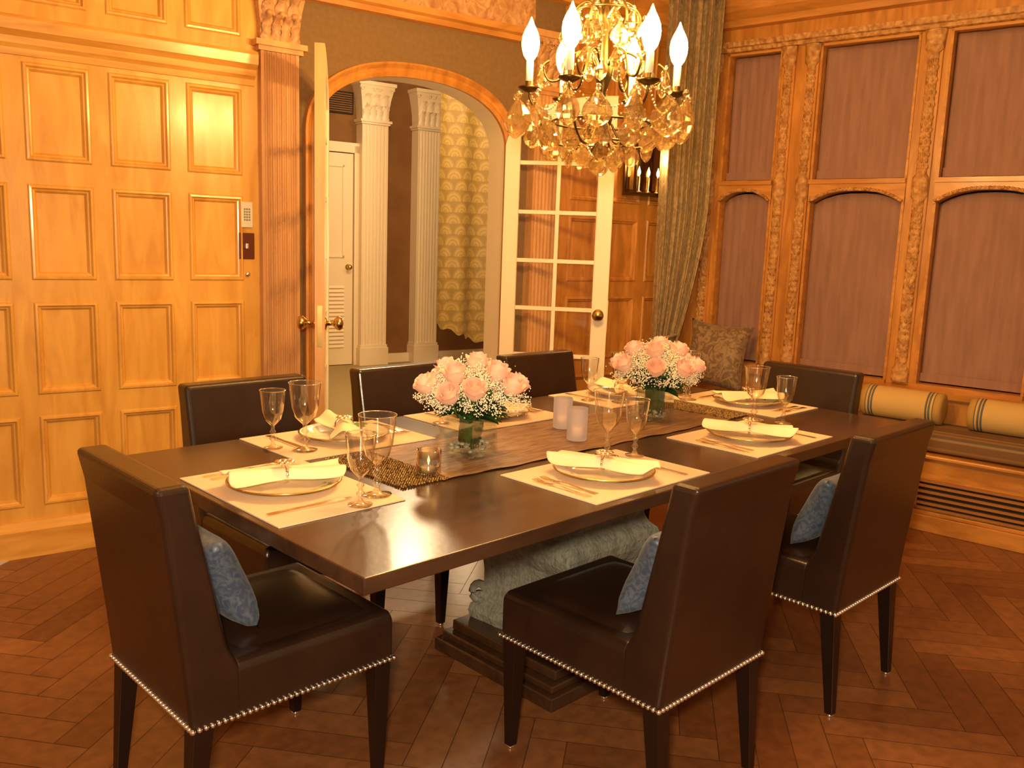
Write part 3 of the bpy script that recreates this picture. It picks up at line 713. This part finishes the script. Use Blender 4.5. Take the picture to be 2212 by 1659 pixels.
def arrangement(x,y,rz,seed,lab):
    rg=random.Random(seed); root=E('flower_arrangement',(x,y,TZ+.006),rz)
    s=.056; H=.115
    mb=MB(); mb.loft([sq2(s,0),sq2(s,H),sq2(s-.004,H),sq2(s-.004,.008)],0,cap=False); mb.add(sq2(s,0),[(0,1,2,3)]); mb.add(sq2(s-.004,.008),[(0,1,2,3)])
    mb.obj('vase',vglass,root)
    mb=MB()
    for i in range(36):
        mb.sphere((rg.uniform(-.042,.042),rg.uniform(-.042,.042),.014+rg.random()*.022),.009,7,5,0,.6)
    o=mb.obj('pebbles',pebble,root); o['kind']='stuff'
    mb=MB()
    for i in range(50):
        a=rg.random()*6.28; r=rg.random()*.044; a2=a+rg.uniform(-1,1)
        mb.tube([(r*math.cos(a),r*math.sin(a),.02),(.035*math.cos(a2)*rg.random(),.035*math.sin(a2),.11),(.06*math.cos(a2),.06*math.sin(a2),.19)],.003,5)
    for i in range(120):
        a=rg.random()*6.28; b=rg.uniform(-.1,.7); r=rg.uniform(.01,.05)
        leafq(mb,(r*math.cos(a),r*math.sin(a),rg.uniform(.112,.155)),(math.cos(a),math.sin(a),b),rg.uniform(.05,.095),rg.uniform(.014,.022),0,.22)
    for i in range(60):
        a=rg.random()*6.28; leafq(mb,(.02*math.cos(a),.02*math.sin(a),rg.uniform(.03,.075)),(math.cos(a)*.32,math.sin(a)*.32,.8),.05,.013,0,.1)
    mb.obj('foliage',leafm,root,recalc=False)
    pos=[]
    for n,th,ph in [(1,.15,0),(4,.65,.3),(8,1.12,.1)]:
        for i in range(n):
            pos.append((2*pi*i/n+ph+rg.uniform(-.22,.22),th+rg.uniform(-.14,.10)))
    cs=[]
    for i,(a,t) in enumerate(pos):
        R0=.118; d=Vector((math.sin(t)*math.cos(a),math.sin(t)*math.sin(a),math.cos(t)))
        c=Vector((0,0,.132))+Vector((d.x*R0*1.12,d.y*R0*1.12,d.z*R0*.92))
        o=O(RM[i%3],'rose',root,loc=c)
        dd=Vector((d.x*.7,d.y*.7,d.z+.45)).normalized(); o.rotation_mode='QUATERNION'; o.rotation_quaternion=dd.to_track_quat('Z','Y'); o.scale=(1.28,1.28,1.28)
        cs.append(c+dd*.04)
    mb=MB()
    n_=0
    while n_<340:
        a=rg.random()*6.28; t=math.acos(1-rg.random()*.86); R0=rg.uniform(.110,.160)
        cc=Vector((math.sin(t)*math.cos(a)*R0*1.05,math.sin(t)*math.sin(a)*R0*1.05,.130+math.cos(t)*R0*.98))
        if min((cc-k).length for k in cs)<.036: 
            if rg.random()<.95: continue
        n_+=1
        for j in range(14):
            mb.octa((cc.x+rg.gauss(0,.009),cc.y+rg.gauss(0,.009),cc.z+rg.gauss(0,.009)),rg.uniform(.0018,.0034))
    o=mb.obj('baby_breath',babym,root); o['kind']='stuff'; o['label']="cloud of tiny white filler blossoms"
    tag(root,lab,'flower arrangement','rose centrepieces'); return root
arrangement(.80,.60,.1,5,'pink roses and white filler flowers in square glass vase')
arrangement(1.71,.60,.3,9,'pink roses and white filler flowers in square glass vase')
def votive(x,y,r,h,mat,name,lab,lit):
    root=E(name,(x,y,TZ+.006)); mb=MB(); mb.lathe([(.001,0),(r*.92,0),(r,.004),(r,h),(r-.0035,h),(r-.004,.008),(.001,.008)],28); mb.obj('candle_cup',mat,root)
    mb=MB(); hc_=.32; mb.lathe([(.001,.009),(r*.6,.009),(r*.6,h*hc_),(.001,h*hc_-.002)],20); mb.tube([(0,0,h*hc_-.003),(0,0,h*hc_+.010)],.0012,5); mb.obj('candle',wax,root)
    if lit: mb=MB(); mb.lathe([(.001,0),(.004,.006),(.003,.012),(.0005,.020)],8,(0,0,h*hc_+.009)); mb.obj('flame',flame,root)
    tag(root,lab,'candle holder'); return root
v=votive(1.30,.685,.033,.106,frost,'candle_holder','frosted glass cylinder votive holder on the runner',False); v['group']='frosted candle holders'
v=dup(v,(1.20,.53,TZ+.006))
votive(.55,.49,.034,.068,cutglass,'votive_candle','clear glass votive with small lit candle',True)
# ------------------------------------------------------------------ chandelier
root=E('chandelier',(1.29,.57,1.60))
mb=MB()
mb.lathe([(.001,.055),(.02,.06),(.03,.08),(.018,.10),(.012,.13),(.030,.16),(.036,.18),(.014,.20),(.010,.26),(.026,.30),(.032,.33),(.012,.36),(.009,.44),(.02,.47),(.026,.50),(.008,.53),(.006,.62),(.006,1.30),(.05,1.32),(.06,1.345),(.001,1.348)],16)
for R0,z in ((.11,.105),(.155,.165),(.09,.50)):
    mb.tube([(R0*math.cos(2*pi*k/36),R0*math.sin(2*pi*k/36),z) for k in range(37)],.0036,6)
mb.obj('central_stem',bronze,root)
phase=math.radians(-44.7)
candles=[]
def sm(pts,n=5):
    out=[]
    for k in range(len(pts)-1):
        p0=pts[max(0,k-1)];p1=pts[k];p2=pts[k+1];p3=pts[min(len(pts)-1,k+2)]
        for j in range(n):
            t=j/n
            out.append(tuple(.5*((2*p1[q])+(-p0[q]+p2[q])*t+(2*p0[q]-5*p1[q]+4*p2[q]-p3[q])*t*t+(-p0[q]+3*p1[q]-3*p2[q]+p3[q])*t**3) for q in range(2)))
    out.append(pts[-1]); return out
for i in range(6):
    a=phase+2*pi*i/6; ca_,sa_=math.cos(a),math.sin(a)
    for nm,pp in (('arm',[(.03,.17),(.07,.105),(.13,.095),(.18,.135),(.20,.19),(.225,.225),(.232,.255)]),('scroll',[(.02,.33),(.06,.38),(.11,.36),(.13,.30),(.17,.29),(.19,.33),(.17,.35)]),('scroll',[(.02,.50),(.06,.53),(.10,.50),(.11,.45)])):
        mb=MB(); mb.tube([(r*ca_,r*sa_,z) for r,z in sm(pp)],.0040,6); mb.obj(nm,bronze,root)
    mb=MB(); mb.lathe([(.001,.250),(.012,.252),(.032,.262),(.035,.268),(.012,.264),(.013,.285),(.001,.285)],16,(.232*ca_,.232*sa_,0)); mb.obj('candle_cup',bronze,root)
    mb=MB(); mb.lathe([(.001,.266),(.0115,.266),(.0115,.346),(.001,.348)],14,(.232*ca_,.232*sa_,0)); c=mb.obj('candle',wax,root)
    mb=MB(); mb.lathe([(.001,.346),(.012,.350),(.021,.363),(.027,.383),(.0285,.402),(.026,.421),(.019,.439),(.010,.455),(.004,.470),(.001,.478)],18,(.232*ca_,.232*sa_,0)); mb.obj('bulb',bulbm,c)
    candles.append((.232*ca_,.232*sa_))
mb=MB(); mb.lathe([(.001,-1),(.15,-.95),(.34,-.82),(.45,-.62),(.40,-.42),(.22,-.18),(.07,-.03),(.001,0)],8,smooth=False,sy=.5); mb.sphere((0,0,.10),.10,6,4)
cm=mb.mesh('crystal_drop',[crystal])
mb=MB(); mb.sphere((0,0,0),1,10,7); bm_=mb.mesh('crystal_ball',[crystal])
for p in bm_.polygons: p.use_smooth=False
cr=random.Random(3)
for (R0,z,n,s_) in ((.272,.235,16,.106),(.225,.165,12,.084),(.155,.160,10,.084),(.105,.100,10,.068),(.05,.085,6,.062),(.20,.33,10,.062),(.13,.46,8,.068),(.09,.50,8,.066),(.05,.60,6,.066),(.12,.38,8,.062)):
    for k in range(n):
        a=phase+.26+2*pi*k/n+cr.uniform(-.08,.08); s2=s_*cr.uniform(.85,1.15)
        o=O(cm,'crystal_drop',root,loc=(R0*math.cos(a),R0*math.sin(a),z+cr.uniform(-.012,.012)-.1*s2),rz=a+cr.uniform(.7,2.4)); o.scale=(s2,)*3
o=O(bm_,'crystal_ball',root,loc=(0,0,.032)); o.scale=(.032,)*3
mb=MB()
def strand(p,q,sag,n):
    for k in range(n+1):
        t=k/n; v=Vector(p).lerp(Vector(q),t); v.z-=sag*4*t*(1-t); mb.octa(tuple(v),.0048)
for i in range(6):
    a=candles[i]; b=candles[(i+1)%6]
    strand((a[0],a[1],.262),(b[0],b[1],.262),.075,22)
    strand((a[0],a[1],.262),(.02,.0,.50),.06,24)
    strand((a[0],a[1],.262),(a[0]*1.17,a[1]*1.17,.235),.0,4)
    strand((a[0]*.45,a[1]*.45,.10),(a[0]*.05,a[1]*.05,.065),.02,9)
    strand((a[0]*.39,a[1]*.39,.50),(.0,.0,.66),.03,14)
o=mb.obj('bead_strands',beadc,root); o['kind']='stuff'
tag(root,'lit bronze candelabra chandelier draped with crystal drops','chandelier')
# ------------------------------------------------------------------ lights
def pt(name,loc,e,c,r):
    l=bpy.data.lights.new(name,'POINT'); l.energy=e; l.color=c; l.shadow_soft_size=r
    o=bpy.data.objects.new(name,l); COL.objects.link(o); o.location=loc; return o
for x,y in candles: pt('bulb_light',(1.29+x*1.0,.57+y*1.0,1.60+.51),22,(1,.56,.18),.02)
pt('hall_fill_light',Aw(3.2,2.2,2.9),105,(1,.72,.40),.15); pt('hall_fill_light',Aw(4.6,2.4,2.9),45,(1,.72,.40),.15); pt('hall_fill_light',Aw(3.6,1.8,1.3),30,(1,.72,.40),.15)  # unseen fills added to brighten the hall, the low one below the curtain
pt('sconce_light',Aw(3.535,-.16,1.9),4,(1,.6,.25),.03)
l=bpy.data.lights.new('camera_flash','AREA'); l.energy=62; l.color=(1,.75,.46); l.size=.12
o=bpy.data.objects.new('camera_flash',l); COL.objects.link(o)
w=bpy.data.worlds.new('world'); scene.world=w; w.use_nodes=True
w.node_tree.nodes['Background'].inputs[0].default_value=(1,.56,.26,1); w.node_tree.nodes['Background'].inputs[1].default_value=.46
# ------------------------------------------------------------------ camera
t,p_,r_=.7918,.1619,.0359
F=Vector((math.cos(t)*math.cos(p_),math.sin(t)*math.cos(p_),-math.sin(p_))); R=Vector((math.sin(t),-math.cos(t),0)); U=R.cross(F)
R2=R*math.cos(r_)+U*math.sin(r_); U2=-R*math.sin(r_)+U*math.cos(r_)
cam=bpy.data.cameras.new('camera'); co=bpy.data.objects.new('camera',cam); COL.objects.link(co)
mt=Matrix((R2,U2,-F)).transposed().to_4x4(); mt.translation=Vector((-.9144,-1.3035,1.3878)); co.matrix_world=mt
cam.sensor_width=36; cam.sensor_fit='HORIZONTAL'; cam.lens=1894.1/2212*36; cam.clip_start=.02
scene.camera=co
mt2=mt.copy(); mt2.translation=Vector((-.95,-1.27,1.50)); o.matrix_world=mt2
scene.view_settings.view_transform='Standard'; scene.view_settings.look='None'
